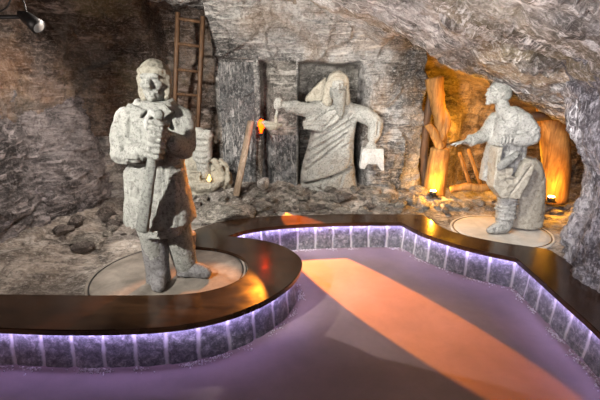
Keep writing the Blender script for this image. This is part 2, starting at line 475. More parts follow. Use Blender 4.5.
aisle = [(p.x, p.y) for p in offset(front, .16)]
aisle = aisle + [(6, -2), (-6, -2)]
def inside(x, y, poly):
    r_ = False; j = len(poly)-1
    for i in range(len(poly)):
        xi, yi = poly[i]; xj, yj = poly[j]
        if (yi > y) != (yj > y) and x < (xj-xi)*(y-yi)/(yj-yi)+xi: r_ = not r_
        j = i
    return r_
DISC1 = Vector((-1.20, 3.34, 0)); DISC3 = Vector((2.38, 4.46, 0))
bxy = [(p.x, p.y) for p in back]
def near_back(x, y): return min((x-a)**2+(y-b)**2 for a, b in bxy[::3])**.5
def ground_h(x, y):
    z = .30
    z += .20*ss(4.95, 5.9, y)*ss(3.2, 1.0, abs(x-.0)) 
    z += .16*ss(-2.2, -3.1, x)
    a = .045*ss(4.9, 5.5, y) + .015 + .03*ss(-1.9, -2.7, x)
    f, e = facet((x, y, 0), 3.2, 1)
    rgh = a*(fb(x, y, 1, 3, 5)*1.0 + f*.9)
    d1 = math.hypot(x-DISC1.x, y-DISC1.y); d3 = math.hypot(x-DISC3.x, y-DISC3.y)
    k = ss(.70, .95, d1)*ss(.56, .85, d3)
    z += rgh*k
    return z
def gfn(u_, v_):
    x = -3.7+10.2*u_; y = 2.1+5.6*v_
    z = ground_h(x, y)
    if LT+.001 < z+.03:
        d = near_back(x, y)
        if d < .45: z = min(z, LT-.035 + .3*max(0, d-.08))
    if inside(x, y, loop_xy): z = LT-.05
    return Vector((x, y, z))
loop_xy = [(p.x, p.y) for p in loop]
def gkeep(c): return not inside(c.x, c.y, aisle)
tag(grid('ground', 400, 215, gfn, M_grnd, gkeep), kind='structure')

def rel(x, y, z, a=.05, s=1.6, seed=0, rough=.02):
    f, e = facet((x, y, z), s, seed); f2, e2 = facet((x, y, z), s*3.1, seed+4)
    return a*f + a*.35*f2 - .02*ss(.12, 0, e) + rough*fb(x, y, z, 7, 5) + a*1.1*fb(x, y, z, .8, 3)
def box_mask(x, z, x0, x1, ztop, e=.02):
    return ss(x0-e, x0+e, x)*ss(x1+e, x1-e, x)*ss(ztop+e, ztop-e, z)
def back_y(x, z):
    wob = .02*fb(x, 0, z, 2.5, 3)
    X = x+wob; Z = z+wob
    y = 5.95
    a = .07
    # flat cut panels
    mA = box_mask(X, Z, -1.22, -.62, 2.33-.05*(X+1)); mB = box_mask(X, Z, -.57, -.06, 2.29-.10*(X+.5)); mC = box_mask(X, Z, -.02, .90, 2.26+.02*math.sin(X*9))
    mL = box_mask(X, Z, -1.98, -1.24, 3.02, .05)
    flat = max(mA, mB, mC*.6)
    y += .07*mA + (.34-.30*ss(-.55, -.40, X))*mB + .50*mC + .32*mL
    # chiselled frame around panel A
    # rock bulging right of the bearded figure
    y -= .14*ss(.92, 1.0, X)*ss(1.95, 1.5, X)*ss(2.3, 1.9, Z)
    y -= .55*ss(-1.95, -2.9, X)
    # low vault over the niches
    y -= 1.15*max(0, z-2.42)*(1-.6*mL)
    # alcove on the right
    top = 2.3-.40*(x-1.6)
    mk = ss(1.78, 1.90, X+.06*fb(x, 3, z, 3, 3))*ss(top+.35, top+.1, z)
    y += .95*mk
    y -= .48*math.exp(-((x-2.42)/.26)**2)*mk*ss(1.9, 1.2, z)
    y += rel(x, 0, z, a*(1-.75*flat), 1.7, 1, .022*(1-.3*flat))
    y += .012*math.sin(z*38+X*30+3*fb(x, 1, z, 2, 2))*flat*.5
    return y
def bfn(u_, v_):
    x = -3.6+10.4*u_; z = -.1+3.7*v_
    return Vector((x, back_y(x, z), z))
wb = tag(grid('wall_back', 560, 215, bfn, M_back), kind='structure')
M_panel = rock('cut_salt_panel', (.055, .058, .062), (.17, .175, .18), (.31, .31, .31), 2.2, (.52, .51, .50), .5, (0, -.35, 0), (10, 3, 2.5), 1.0, chisel=((34, 10, 7), (0, -.5, 0), .7))
M_nich = rock('niche_salt', (.05, .047, .042), (.16, .15, .135), (.30, .28, .25), 2.0, (.52, .50, .46), .6, (0, -.25, 0), (2, 3, 9), .9)
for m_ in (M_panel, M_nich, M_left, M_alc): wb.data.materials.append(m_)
for f in wb.data.polygons:
    x, y, z = f.center; o_ = .03*fb(x, 0, z, 3, 3)
    if -1.16 < x < -.66 and z < 2.27+o_: f.material_index = 1
    elif -.57 < x < -.06 and z < 2.3: f.material_index = 1 if z < 1.25 else 2
    elif -.02 < x < .90 and z < 2.26: f.material_index = 2
    elif x < -1.24+o_*2 and (x > -1.98 or z > 1.3): f.material_index = 3
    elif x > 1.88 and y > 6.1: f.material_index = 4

def left_x(y, z):
    x = -2.95 + .35*ss(4.3, 5.8, y) + .25*ss(1.6, .4, z)*0 - .15*ss(.2, 1.2, z)
    x += rel(9, y, z, .11, 1.3, 3, .03)
    return x
def lfn(u_, v_):
    y = -.8+7*u_; z = -.1+3.8*v_
    return Vector((left_x(y, z), y, z))
wl = tag(grid('wall_left', 330, 190, lfn, M_left), kind='structure')
M_left2 = rock('salt_rock_lavender', (.030, .028, .030), (.11, .10, .105), (.25, .23, .235), 1.5, (.42, .39, .40), .8, (0, .9, .2), (2, 2, 9), 1.1)
wl.data.materials.append(M_left2)
for f in wl.data.polygons:
    x, y, z = f.center
    if z < 1.75+.35*fb(x, y, z, 1.6, 4) and y > 3.3+.6*fb(y, z, x, 1.1, 3): f.material_index = 1

def ceil_z(x, y):
    z = 3.0 - .43*max(0, x-.05) + .05*ss(0, -3, x)
    z -= .10*ss(3.2, 4.7, y)*ss(.8, 1.8, x)
    # slab lip over the alcove
    lip = 4.75+.1*fb(x, 0, 7, 2, 2)
    z += .75*ss(lip, lip+.35, y)*ss(1.0, 1.7, x)
    # fold running diagonally through the vault
    d = (x*.10+ (y-3.85)*.9)+.2*fb(x, y, 3, 1.8, 3)
    z += .12*math.exp(-(d/.09)**2) - .04*ss(.1, .5, d)
    z -= rel(x, y, 3, .05, 2.2, 5, .03)
    # chisel strokes
    u2 = x*.8+y*.6
    z += .014*max(-.2, math.sin(u2*46+5*fb(x, y, 5, 1.5, 2)))*ss(.3, 1.2, x)*ss(-.3, .3, fb(x, y, 2, 2.5, 2)+.15)
    return z
def cfn(u_, v_):
    x = -3.8+10.4*u_; y = -.8+8.4*v_
    return Vector((x, y, ceil_z(x, y)))
cl_ = tag(grid('ceiling', 470, 340, cfn, M_ceil), kind='structure')
M_ceil2 = rock('pale_salt_strata', (.07, .062, .058), (.25, .23, .215), (.50, .47, .45), 1.0, (.82, .80, .78), 1.0, (0, 0, -.12), (1.1, 9, 4), 1.0, tint=[((.30, .19, .09), .8, .52, .62, .5)])
cl_.data.materials.append(M_ceil2)
for f in cl_.data.polygons:
    x, y, z = f.center
    if y > 3.72+.22*fb(x, y, 3, 1.8, 4): f.material_index = 1

def pfn(u_, v_):
    a = 2*PI*u_; z = -.05+2.6*v_
    cx, cy = 3.40, 2.98
    r = .92 - .05*ss(.3, .9, z)+ .28*ss(.95, 1.7, z) + .30*ss(1.8, 2.4, z) + .04*ss(.6, .2, z)
    r += rel(math.cos(a)*1.5, math.sin(a)*1.5, z, .07, 1.6, 8, .022)
    r += .008*math.sin(a*60+z*22)
    return Vector((cx+r*math.cos(a), cy+1.15*r*math.sin(a), z))
tag(grid('wall_right', 300, 200, pfn, M_pill), kind='structure')

# ------------------------------------------------------------------ round plinths
def plinth(name, label, c, r, mat, z0=.26, z1=.316):
    t = thing(name, label, 'plinth', (c.x, c.y, z0))
    prof = [(0, z1), (r-.05, z1), (r-.042, z1-.010), (r-.022, z1-.010), (r-.014, z1), (r, z1-.004), (r+.01, z0)]
    bm = bmesh.new(); n = 96; rings = []
    for (rr, z) in prof[1:]:
        rings.append([bm.verts.new((c.x+rr*math.cos(2*PI*k/n), c.y+rr*math.sin(2*PI*k/n), z+.002*fb(rr*math.cos(2*PI*k/n), rr*math.sin(2*PI*k/n), 0, 5, 3))) for k in range(n)])
    # inner fill of rings for a slightly uneven top
    inner = []
    for q in range(1, 10):
        rr = (r-.05)*q/10
        inner.append([bm.verts.new((c.x+rr*math.cos(2*PI*k/n), c.y+rr*math.sin(2*PI*k/n), z1+.005*fb(rr*math.cos(2*PI*k/n), rr*math.sin(2*PI*k/n), 0, 4, 3))) for k in range(n)])
    rings = inner+rings
    ctr = bm.verts.new((c.x, c.y, z1))
    for k in range(n): bm.faces.new((ctr, rings[0][k], rings[0][(k+1) % n]))
    for A, B in zip(rings, rings[1:]):
        for k in range(n): bm.faces.new((A[k], B[k], B[(k+1) % n], A[(k+1) % n]))
    bmobj('disc', bm, mat, t)
    bm = bmesh.new(); pts = [(c.x+(r-.032)*math.cos(2*PI*k/96), c.y+(r-.032)*math.sin(2*PI*k/96), z1-.006) for k in range(97)]
    tube_bm(bm, pts, .006, 6)
    bmobj('groove_ring', bm, M_black, t)  # black tube laid in the groove as its dark line
    return t
s = NT('plinth_stone'); n1 = s.noise(5, 8, .65, .5); n2 = s.noise(45, 6, .7)
M_pl1 = s.done(s.ramp(n1, [(.3, (.10, .088, .075)), (.7, (.25, .22, .19))]), .7, s.bump(n2, .5, .01, s.bump(n1, .5, .03)), .3)
s = NT('plinth_sand'); n1 = s.noise(5, 8, .65, .5); n2 = s.noise(45, 6, .7)
M_pl3 = s.done(s.ramp(n1, [(.3, (.36, .33, .28)), (.7, (.55, .51, .45))]), .8, s.bump(n2, .5, .01, s.bump(n1, .4, .02)), .3)
plinth('round_plinth', 'grey round plinth ringed by a thin groove under the standing staff-bearer statue', DISC1, .70, M_pl1)
plinth('round_plinth', 'pale sandy round plinth under the boyish statue with the outstretched hand', DISC3, .56, M_pl3)

# ------------------------------------------------------------------ statue 1 : man with staff
S1 = thing('miner_statue', 'large standing grey salt statue of a hooded man in a long coat holding a staff', 'statue', (-1.17, 3.1, .318))
def fist(bm, c, ax, front_, r=.022, n=4, palm=.05):
    """closed hand around a shaft: axis ax, knuckles towards front_; returns the grooves between the fingers"""
    c = Vector(c); ax = Vector(ax).normalized(); f = Vector(front_).normalized(); side = ax.cross(f).normalized(); gr = []
    ball(bm, c, (palm, palm*.8, palm*1.0), sub=2)
    def path(h, L):
        return [c+ax*h+side*palm*1.05, c+ax*h+f*palm*.95*L+side*palm*.55, c+ax*h+f*palm*1.0*L-side*palm*.35, c+ax*h+f*palm*.3-side*palm*.95]
    for k in range(n):
        h = (k-(n-1)/2)*r*1.95; L = 1.05-.07*abs(k-1.3)
        chain(bm, path(h, L), [r*.9, r, r*.92, r*.8])
        if k:
            q = path(h-r*.975, 1.25)
            gr += [(q[0]+side*r*.6, q[1], r*.42, r*.62), (q[1], q[2], r*.42, r*.62), (q[2], q[3], r*.42, r*.5)]
    chain(bm, [c+ax*palm*1.0+side*palm*.6, c+ax*palm*1.45+f*palm*.7, c+ax*palm*1.25+f*palm*1.15-side*palm*.4], [r*1.1, r*1.0, r*.85])
    return gr

HX, HY, HZ = -1.055, 3.03, 2.0
bm = bmesh.new()
# head: skull, jaw, brow, nose, cheeks, moustache, chin
ball(bm, (HX, HY, HZ+.015), (.098, .112, .122)); ball(bm, (HX, HY-.035, HZ-.06), (.074, .078, .082))
cap(bm, (HX-.05, HY-.100, HZ+.040), (HX+.05, HY-.100, HZ+.040), .020, .020)
cap(bm, (HX, HY-.108, HZ+.030), (HX, HY-.142, HZ-.022), .014, .023); ball(bm, (HX-.018, HY-.122, HZ-.026), .015, sub=2); ball(bm, (HX+.018, HY-.122, HZ-.026), .015, sub=2)
ball(bm, (HX-.050, HY-.082, HZ-.018), (.030, .028, .028)); ball(bm, (HX+.050, HY-.082, HZ-.018), (.030, .028, .028))
cap(bm, (HX, HY-.118, HZ-.048), (HX-.050, HY-.100, HZ-.066), .016, .011); cap(bm, (HX, HY-.118, HZ-.048), (HX+.050, HY-.100, HZ-.066), .016, .011)
cap(bm, (HX-.022, HY-.110, HZ-.076), (HX+.022, HY-.110, HZ-.076), .011, .011); ball(bm, (HX, HY-.100, HZ-.108), (.034, .030, .026))
for sx in (-1, 1):
    ball(bm, (HX+sx*.040, HY-.098, HZ+.010), (.018, .012, .011), sub=2)
    ball(bm, (HX+sx*.100, HY-.0, HZ-.005), (.014, .025, .036), sub=2)
cap(bm, (HX, HY+.01, HZ-.08), (HX-.01, HY+.02, 1.80), .060, .072)
# trunk, arms, legs under the clothes
loft(bm, [(-1.15, 3.08, .80, .17, .12), (-1.13, 3.08, 1.10, .18, .13), (-1.10, 3.06, 1.45, .20, .13), (-1.09, 3.05, 1.75, .22, .12), (-1.07, 3.05, 1.84, .12, .09)])
chain(bm, [(-1.30, 3.04, 1.74), (-1.355, 3.02, 1.50), (-1.0, 2.72, 1.565)], [.075, .060, .042])
chain(bm, [(-.86, 3.04, 1.74), (-.84, 3.0, 1.54), (-.95, 2.74, 1.665)], [.075, .060, .042])
chain(bm, [(-1.25, 3.05, .95), (-1.22, 3.17, .42)], [.09, .07]); chain(bm, [(-1.06, 3.18, .95), (-1.03, 3.30, .42)], [.125, .10])
STA, STB = Vector((-.925, 2.685, 1.80)), Vector((-1.165, 2.765, .95))
sax = (STA-STB).normalized()
gf = fist(bm, Vector((-.985, 2.705, 1.575)), sax, (0.15, -1, 0), .020, 4, .052); gf += fist(bm, Vector((-.955, 2.695, 1.685)), sax, (.1, -1, 0), .020, 4, .052)
eye = [((HX+sx*.040, HY-.112, HZ+.020), (HX+sx*.052, HY-.108, HZ+.020), .012, .008) for sx in (-1, 1)]
sculpt('body', bm, M_st, S1, .008, 1, gf+eye+[((HX-.03, HY-.125, HZ-.062), (HX+.03, HY-.125, HZ-.062), .008, .007)], .003, 30)
# hood: a cap wrapped round the face, ear flaps, rolled brim
bm = bmesh.new()
ball(bm, (HX, HY+.020, HZ+.034), (.118, .130, .130)); cap(bm, (HX-.092, HY-.01, HZ+.03), (HX-.078, HY-.02, HZ-.10), .034, .036); cap(bm, (HX+.092, HY-.01, HZ+.03), (HX+.082, HY-.015, HZ-.09), .032, .034)
arc = [(HX+.098*math.cos(a), HY-.112*math.sin(a)+.012, HZ+.070+.022*math.sin(a)) for a in [PI*k/8 for k in range(9)]]
chain(bm, arc, [.020]*9)
cap(bm, (HX, HY+.07, HZ+.0), (HX, HY+.08, HZ-.14), .08, .085)
hood = sculpt('hood', bm, M_st_w, S1, .010, 2, [((HX-.10, HY-.10, HZ+.095), (HX+.10, HY-.10, HZ+.095), .010, .006)], .004, 22)
# coat
bm = bmesh.new()
loft(bm, [(-1.150, 3.13, .905, .285, .24), (-1.150, 3.12, 1.00, .272, .23), (-1.140, 3.09, 1.20, .244, .195), (-1.13, 3.06, 1.38, .225, .165), (-1.105, 3.05, 1.55, .235, .165), (-1.095, 3.05, 1.72, .250, .16), (-1.085, 3.05, 1.80, .220, .145), (-1.07, 3.05, 1.87, .13, .11)], p=2.6)
chain(bm, [(-1.295, 3.05, 1.745), (-1.338, 3.02, 1.62), (-1.345, 2.99, 1.475), (-1.22, 2.84, 1.500), (-1.085, 2.75, 1.54)], [.088, .084, .080, .070, .060])
chain(bm, [(-.895, 3.05, 1.745), (-.868, 3.02, 1.62), (-.87, 2.97, 1.52), (-.895, 2.80, 1.60)], [.088, .082, .074, .058])
cv = []
for k in range(9):   # hem folds
    x = -1.39+.056*k; cv.append(((x+.02, 2.88, 1.32-.03*(k % 3)), (x, 2.87, .90), .018, .010))
cv += [((-1.23, 2.87, 1.80), (-1.27, 2.86, 1.55), .018, .020), ((-1.30, 2.95, 1.60), (-1.22, 2.86, 1.44), .02, .02), ((-.93, 2.87, 1.78), (-.92, 2.86, 1.62), .018, .02),
       ((-1.38, 2.90, 1.44), (-1.16, 2.78, 1.47), .012, .012), ((-1.36, 2.86, 1.54), (-1.25, 2.80, 1.52), .012, .012), ((-1.33, 2.90, 1.60), (-1.25, 2.84, 1.56), .012, .014),
       ((-1.00, 2.86, 1.50), (-1.02, 2.86, .92), .014, .016), ((-1.36, 2.92, 1.40), (-.92, 2.90, 1.37), .02, .014), ((-1.11, 2.74, 1.46), (-1.095, 2.72, 1.60), .010, .012), ((-1.34, 2.93, 1.385), (-1.08, 2.88, 1.40), .022, .035), ((-1.235, 2.88, 1.74), (-1.265, 2.90, 1.56), .016, .03), ((-.955, 2.88, 1.72), (-.94, 2.90, 1.62), .014, .024)]
sculpt('coat', bm, M_st, S1, .012, 2, cv, .006, 16, .006, True)
# collar and knotted scarf
bm = bmesh.new()
ring = [(-1.07+.125*math.cos(a), 3.035-.115*math.sin(a), 1.858-.028*abs(math.sin(a))) for a in [2*PI*k/12 for k in range(13)]]
chain(bm, ring, [.030]*13)
prism(bm, [(-1.20, 1.86), (-1.08, 1.81), (-1.13, 1.76), (-1.24, 1.81)], 2.865, 2.90); prism(bm, [(-.95, 1.86), (-1.04, 1.81), (-.99, 1.74), (-.90, 1.80)], 2.865, 2.90)
collar = sculpt('collar', bm, M_st, S1, .009, 1, (), .003, 20)
bm = bmesh.new()
ball(bm, (-1.045, 2.865, 1.80), (.028, .022, .026)); chain(bm, [(-1.045, 2.862, 1.80), (-1.08, 2.855, 1.74), (-1.085, 2.86, 1.68)], [.016, .022, .016]); chain(bm, [(-1.04, 2.862, 1.80), (-.99, 2.855, 1.76), (-.97, 2.855, 1.71)], [.016, .024, .018])
sculpt('scarf_knot', bm, M_st_p, collar, .008, 1, (), .003, 25)
# staff: tapered flat-sided timber
bm = bmesh.new()
d = STB-STA; q = d.to_track_quat('Z', 'X').to_euler()
g = bmesh.ops.create_cone(bm, cap_ends=True, segments=10, radius1=.030, radius2=.052, depth=d.length)
xf(bm, g['verts'], Matrix.Translation((STA+STB)/2) @ q.to_matrix().to_4x4() @ Matrix.Diagonal((1, .8, 1, 1)))
ball(bm, STA, .034, sub=2)
sculpt('staff', bm, M_st_d, S1, .010, 1, [(STA+Vector((0, -.04, -.2)), STB+Vector((0, -.05, 0)), .01, .006)], .004, 18)
# boots
def boot(name, base, toe, zt, parent, mat=M_boot, r=.088):
    bm = bmesh.new(); b = Vector(base); t = Vector(toe); dr = (t-b); dr.z = 0; L = dr.length; u = dr.normalized()
    loft(bm, [(b.x, b.y, b.z+.02, r*1.0, r*1.0), (b.x, b.y, b.z+.12, r*.92, r*.92), (b.x, b.y, b.z+.30, r*1.0, r*1.0), (b.x, b.y, zt-.08, r*1.10, r*1.08), (b.x, b.y, zt, r*1.16, r*1.14)], p=2.1)
    chain(bm, [b+Vector((0, 0, .075)), b+u*L*.5+Vector((0, 0, .062)), b+u*L*.85+Vector((0, 0, .05))], [.082, .070, .055])
    ball(bm, b+u*L*.8+Vector((0, 0, .040)), (.062, .062, .040))
    p = Vector((-u.y, u.x, 0))
    cv = []
    for k in range(12):
        a0 = 2*PI*k/12; a1 = 2*PI*(k+1)/12
        for zz, rr in ((zt-.14, 1.12), ):
            cv.append(((b.x+r*rr*math.cos(a0), b.y+r*rr*math.sin(a0), zz), (b.x+r*rr*math.cos(a1), b.y+r*rr*math.sin(a1), zz), .012, -.010))
    cv += [(b+p*r+Vector((0, 0, .2)), b-u*r+Vector((0, 0, .22)), .015, .012)]
    # flat sole: squash below base
    o = sculpt(name, bm, mat, parent, .011, 2, cv, .005, 18)
    pz = b.z - parent_world(parent).z
    for v in o.data.vertices:
        if v.co.z < pz: v.co.z = pz
    return o
boot('boot', (-1.235, 3.16, .318), (-1.17, 2.97, .318), .94, S1, M_boot, .108)
boot('boot', (-1.03, 3.30, .318), (-.81, 3.24, .318), .72, S1, M_boot, .094)

# ------------------------------------------------------------------ statue 2 : bearded relief
S2 = thing('bearded_relief', 'bearded hooded figure carved in the deep niche, right arm stretched out to a lamp', 'relief carving', (.45, 5.9, .5))
bm = bmesh.new()
hx, hy, hz = .515, 5.70, 1.97
ball(bm, (hx, hy, hz), (.105, .115, .135)); cap(bm, (hx-.055, hy-.105, hz+.03), (hx+.055, hy-.105, hz+.03), .022, .022)
cap(bm, (hx, hy-.11, hz+.02), (hx, hy-.15, hz-.045), .016, .024)
for sx in (-1, 1): ball(bm, (hx+sx*.05, hy-.09, hz-.03), (.03, .03, .03))
loft(bm, [(.45, 5.95, .95, .30, .16), (.48, 5.93, 1.3, .26, .16), (.53, 5.92, 1.60, .27, .15), (.52, 5.88, 1.76, .15, .12)])
cap(bm, (hx, hy+.03, hz-.05), (.52, 5.85, 1.70), .08, .1)
chain(bm, [(.36, 5.82, 1.62), (.05, 5.68, 1.645), (-.22, 5.60, 1.70)], [.11, .075, .05])
ball(bm, (-.295, 5.585, 1.715), (.062, .055, .062))
for k in range(4): chain(bm, [(-.26+.0*k, 5.54, 1.755-.026*k), (-.305, 5.525, 1.752-.026*k), (-.345, 5.56, 1.742-.026*k)], [.017, .018, .014])
chain(bm, [(-.25, 5.56, 1.77), (-.29, 5.54, 1.79), (-.325, 5.55, 1.775)], [.016, .016, .012])
chain(bm, [(-.30, 5.57, 1.68), (-.325, 5.56, 1.56)], [.022, .018])
chain(bm, [(.74, 5.85, 1.60), (1.03, 5.66, 1.46), (1.00, 5.55, 1.17)], [.10, .075, .045])
for k in range(4): chain(bm, [(.955+.03*k, 5.54, 1.17), (.95+.03*k, 5.50, 1.12), (.955+.03*k, 5.50, 1.075)], [.017, .016, .013])
chain(bm, [(.94, 5.55, 1.17), (.915, 5.51, 1.12)], [.018, .014])
sculpt('body', bm, M_st, S2, .010, 1, [((-.24, 5.53, 1.742-.026*k), (-.35, 5.53, 1.736-.026*k), .008, .012) for k in range(3)]+[((hx+sx*.045, hy-.12, hz+.0), (hx+sx*.055, hy-.12, hz), .016, .014) for sx in (-1, 1)], .005, 20)
bm = bmesh.new()   # beard
loft(bm, [(.565, 5.68, 1.50, .025, .03), (.555, 5.63, 1.60, .055, .045), (.54, 5.61, 1.72, .075, .055), (.52, 5.62, 1.84, .092, .07), (.515, 5.63, 1.90, .10, .065)])
cap(bm, (.515, 5.56, 1.905), (.45, 5.59, 1.86), .022, .018); cap(bm, (.515, 5.56, 1.905), (.585, 5.59, 1.86), .022, .018)
cap(bm, (.42, 5.68, 1.96), (.44, 5.66, 1.82), .03, .03); cap(bm, (.61, 5.68, 1.96), (.60, 5.66, 1.82), .03, .03)
sculpt('beard', bm, M_st_d, S2, .010, 1, [((.48+.025*k, 5.56, 1.86), (.535+.01*k, 5.60, 1.54), .010, .012) for k in range(4)], .005, 22)
bm = bmesh.new()   # hood
ball(bm, (hx, hy+.035, hz+.035), (.145, .14, .15)); arc = [(hx+.125*math.cos(a), hy-.07*math.sin(a)-.03, hz+.03+.105*math.sin(a)) for a in [PI*k/8 for k in range(9)]]
chain(bm, arc, [.028]*9); cap(bm, (hx-.12, hy, hz), (hx-.13, hy+.05, hz-.22), .05, .08); cap(bm, (hx+.12, hy+.02, hz), (hx+.13, hy+.08, hz-.24), .04, .06)
prism(bm, [(.09, 1.80), (.20, 1.93), (.36, 2.07), (.42, 1.80), (.30, 1.72), (.08, 1.74)], 5.82, 6.1)
sculpt('hood', bm, M_st_w, S2, .012, 2, (), .006, 16, .004)
bm = bmesh.new()   # robe
loft(bm, [(.45, 6.02, .44, .435, .34), (.43, 6.0, .60, .42, .32), (.43, 5.98, .85, .38, .29), (.46, 5.96, 1.12, .335, .27), (.50, 5.94, 1.35, .31, .26), (.54, 5.93, 1.52, .32, .25), (.55, 5.92, 1.64, .30, .22), (.53, 5.92, 1.74, .18, .16)], p=3.2)
chain(bm, [(.36, 5.86, 1.63), (.12, 5.73, 1.63), (-.14, 5.64, 1.675)], [.135, .105, .085])
chain(bm, [(.74, 5.88, 1.60), (.93, 5.72, 1.56), (1.06, 5.67, 1.45), (1.03, 5.62, 1.26)], [.12, .11, .105, .085])
prism(bm, [(.04, 1.48), (.05, 1.37), (.30, 1.34), (.55, 1.50), (.50, 1.66), (.22, 1.56)], 5.62, 5.95)
cv = []
for k in range(4): cv.append(((.06+.01*k, 5.68, .74+.13*k), (.62+.05*k, 5.68, 1.20+.10*k), .018, .022)); cv.append(((.08+.01*k, 5.68, .80+.13*k), (.60+.05*k, 5.68, 1.24+.10*k), .020, -.012))
cv += [((.62, 5.68, 1.10), (.80, 5.68, 1.20), .016, .02), ((.70, 5.68, .74), (.80, 5.68, 1.14), .018, .02), ((.58, 5.68, .52), (.64, 5.68, .72), .018, .02), ((.30, 5.68, .50), (.33, 5.68, .62), .016, .02)]
cv += [((.02, 5.68, .54), (.45, 5.68, .66), .024, .07), ((.45, 5.68, .66), (.90, 5.68, .86), .024, .07), ((.55, 5.68, 1.62), (.30, 5.68, 1.36), .014, .025), ((.06, 5.62, 1.42), (.34, 5.62, 1.41), .011, .022), ((.06, 5.62, 1.46), (.36, 5.62, 1.48), .011, .022),
       ((.66, 5.70, 1.62), (.42, 5.68, 1.34), .014, .025), ((.72, 5.70, 1.58), (.60, 5.68, 1.25), .014, .022), ((.44, 5.70, 1.70), (.22, 5.66, 1.50), .014, .025), ((.82, 5.72, 1.45), (.80, 5.70, 1.2), .018, .03), ((1.01, 5.6, 1.52), (1.00, 5.55, 1.28), .012, .02), ((1.08, 5.6, 1.48), (1.07, 5.6, 1.3), .012, .02),
       ((-.08, 5.6, 1.72), (.30, 5.7, 1.62), .012, .016), ((-.06, 5.6, 1.64), (.26, 5.7, 1.58), .012, .014)]
sculpt('robe', bm, M_st, S2, .014, 2, [(a_, b_, w_, d_*1.5) for a_, b_, w_, d_ in cv], .010, 12, .008, True)
bm = bmesh.new()   # tablet in the left hand
pts = [(.86, 1.13), (1.15, 1.12), (1.175, .82), (1.13, .82), (1.08, .90), (.94, .91), (.90, .84), (.835, .85)]
prism(bm, pts, 5.46, 5.60)
sculpt('satchel', bm, M_st_p, S2, .010, 1, (), .004, 20)['label'] = 'pale square satchel with arched lower edge'
bm = bmesh.new()   # lamp dish
loft(bm, [(-.38, 5.58, 1.37, .07, .06), (-.38, 5.57, 1.42, .12, .09), (-.37, 5.57, 1.455, .14, .10)], p=2.0)
cap(bm, (-.26, 5.57, 1.43), (-.50, 5.58, 1.47), .025, .03); cap(bm, (-.33, 5.57, 1.45), (-.33, 5.57, 1.56), .026, .02)
sculpt('lamp_dish', bm, M_st_w, S2, .009, 1, (), .003, 22)

# orange lamp glowing behind the dish
OL = thing('glowing_lamp', 'small orange glowing lamp beside the carved dish on the niche wall', 'lamp', (-.53, 5.62, 1.36))
bm = bmesh.new(); ball(bm, (-.535, 5.62, 1.44), (.052, .045, .070)); cap(bm, (-.54, 5.62, 1.42), (-.545, 5.63, 1.33), .036, .018)
bmobj('bulb', bm, M_or, OL)
bm = bmesh.new(); cone(bm, (-.545, 5.64, 1.28), (-.545, 5.64, 1.34), .022, .022); box(bm, (-.545, 5.85, 1.30), (.03, .46, .02))
bmobj('bracket', bm, M_black, OL)
o = light('SPOT', (-.50, 5.42, 1.52), (.42, 3.98, .0), 1900, (1, .27, .015), .02, 46, .08, 'orange_spot'); o.scale = (.36, 1, 1)
o = light('SPOT', (-.52, 5.42, 1.50), (-.86, 3.3, .85), 620, (1, .28, .02), .02, 32, .3, 'orange_spot')

# ------------------------------------------------------------------ statue 3 : beckoning figure on the right
S3 = thing('miner_statue', 'smaller pale salt statue in profile facing left with one hand outstretched', 'statue', (2.28, 4.2, .318))
bm = bmesh.new()
kx, ky, kz = 1.985, 4.12, 1.835
ball(bm, (kx+.012, ky, kz+.015), (.108, .088, .115)); ball(bm, (kx-.045, ky, kz-.055), (.065, .060, .065))
cap(bm, (kx-.100, ky, kz+.012), (kx-.122, ky-.002, kz-.026), .012, .016)           # nose
cap(bm, (kx-.088, ky-.045, kz+.028), (kx-.088, ky+.045, kz+.028), .016, .016)       # brow
ball(bm, (kx-.105, ky, kz-.062), (.016, .026, .012)); ball(bm, (kx-.100, ky, kz-.082), (.015, .024, .011)); ball(bm, (kx-.092, ky, kz-.108), (.026, .026, .022))
ball(bm, (kx-.06, ky-.055, kz-.02), (.03, .02, .026)); ball(bm, (kx-.075, ky-.050, kz+.008), (.011, .012, .010), sub=2)
ball(bm, (kx+.022, ky-.086, kz-.005), (.020, .012, .030), sub=2)                    # ear
cap(bm, (kx+.03, ky, kz-.06), (kx+.09, ky+.01, 1.64), .062, .075)
loft(bm, [(2.20, 4.15, .95, .13, .13), (2.17, 4.13, 1.35, .14, .15), (2.16, 4.13, 1.60, .13, .17), (2.12, 4.13, 1.68, .08, .10)])
chain(bm, [(2.22, 3.98, 1.57), (2.32, 3.93, 1.40), (2.12, 3.90, 1.375), (2.02, 3.90, 1.39)], [.08, .065, .050, .038])
gf = fist(bm, (2.0, 3.895, 1.385), (1, 0, .05), (0, -1, -.25), .017, 4, .042)
chain(bm, [(2.06, 4.26, 1.55), (1.93, 4.20, 1.36), (1.76, 4.12, 1.335), (1.70, 4.10, 1.325)], [.07, .058, .040, .032])
# open palm with five fingers
HP = Vector((1.665, 4.09, 1.318)); ball(bm, HP, (.044, .044, .018), (0, .15, 0))
for k, (dy, L) in enumerate(((-.036, .062), (-.012, .080), (.012, .084), (.036, .066))):
    a = HP+Vector((-.032, dy, -.002)); b = a+Vector((-L*.55, dy*.15, -.006)); c_ = b+Vector((-L*.5, dy*.1, -.016-abs(dy)*.3)); chain(bm, [a, b, c_], [.0105, .0095, .0075])
chain(bm, [HP+Vector((.015, -.034, .010)), HP+Vector((-.012, -.064, .022)), HP+Vector((-.042, -.074, .024))], [.013, .011, .009])
chain(bm, [(2.20, 4.10, .98), (2.21, 4.06, .70), (2.21, 4.06, .42)], [.10, .08, .06])
sculpt('body', bm, M_st, S3, .0065, 2, gf+[((kx-.09, ky-.055, kz+.008), (kx-.085, ky-.06, kz+.01), .010, .007), ((kx-.115, ky-.03, kz-.072), (kx-.115, ky+.03, kz-.072), .006, .006)], .0025, 26)
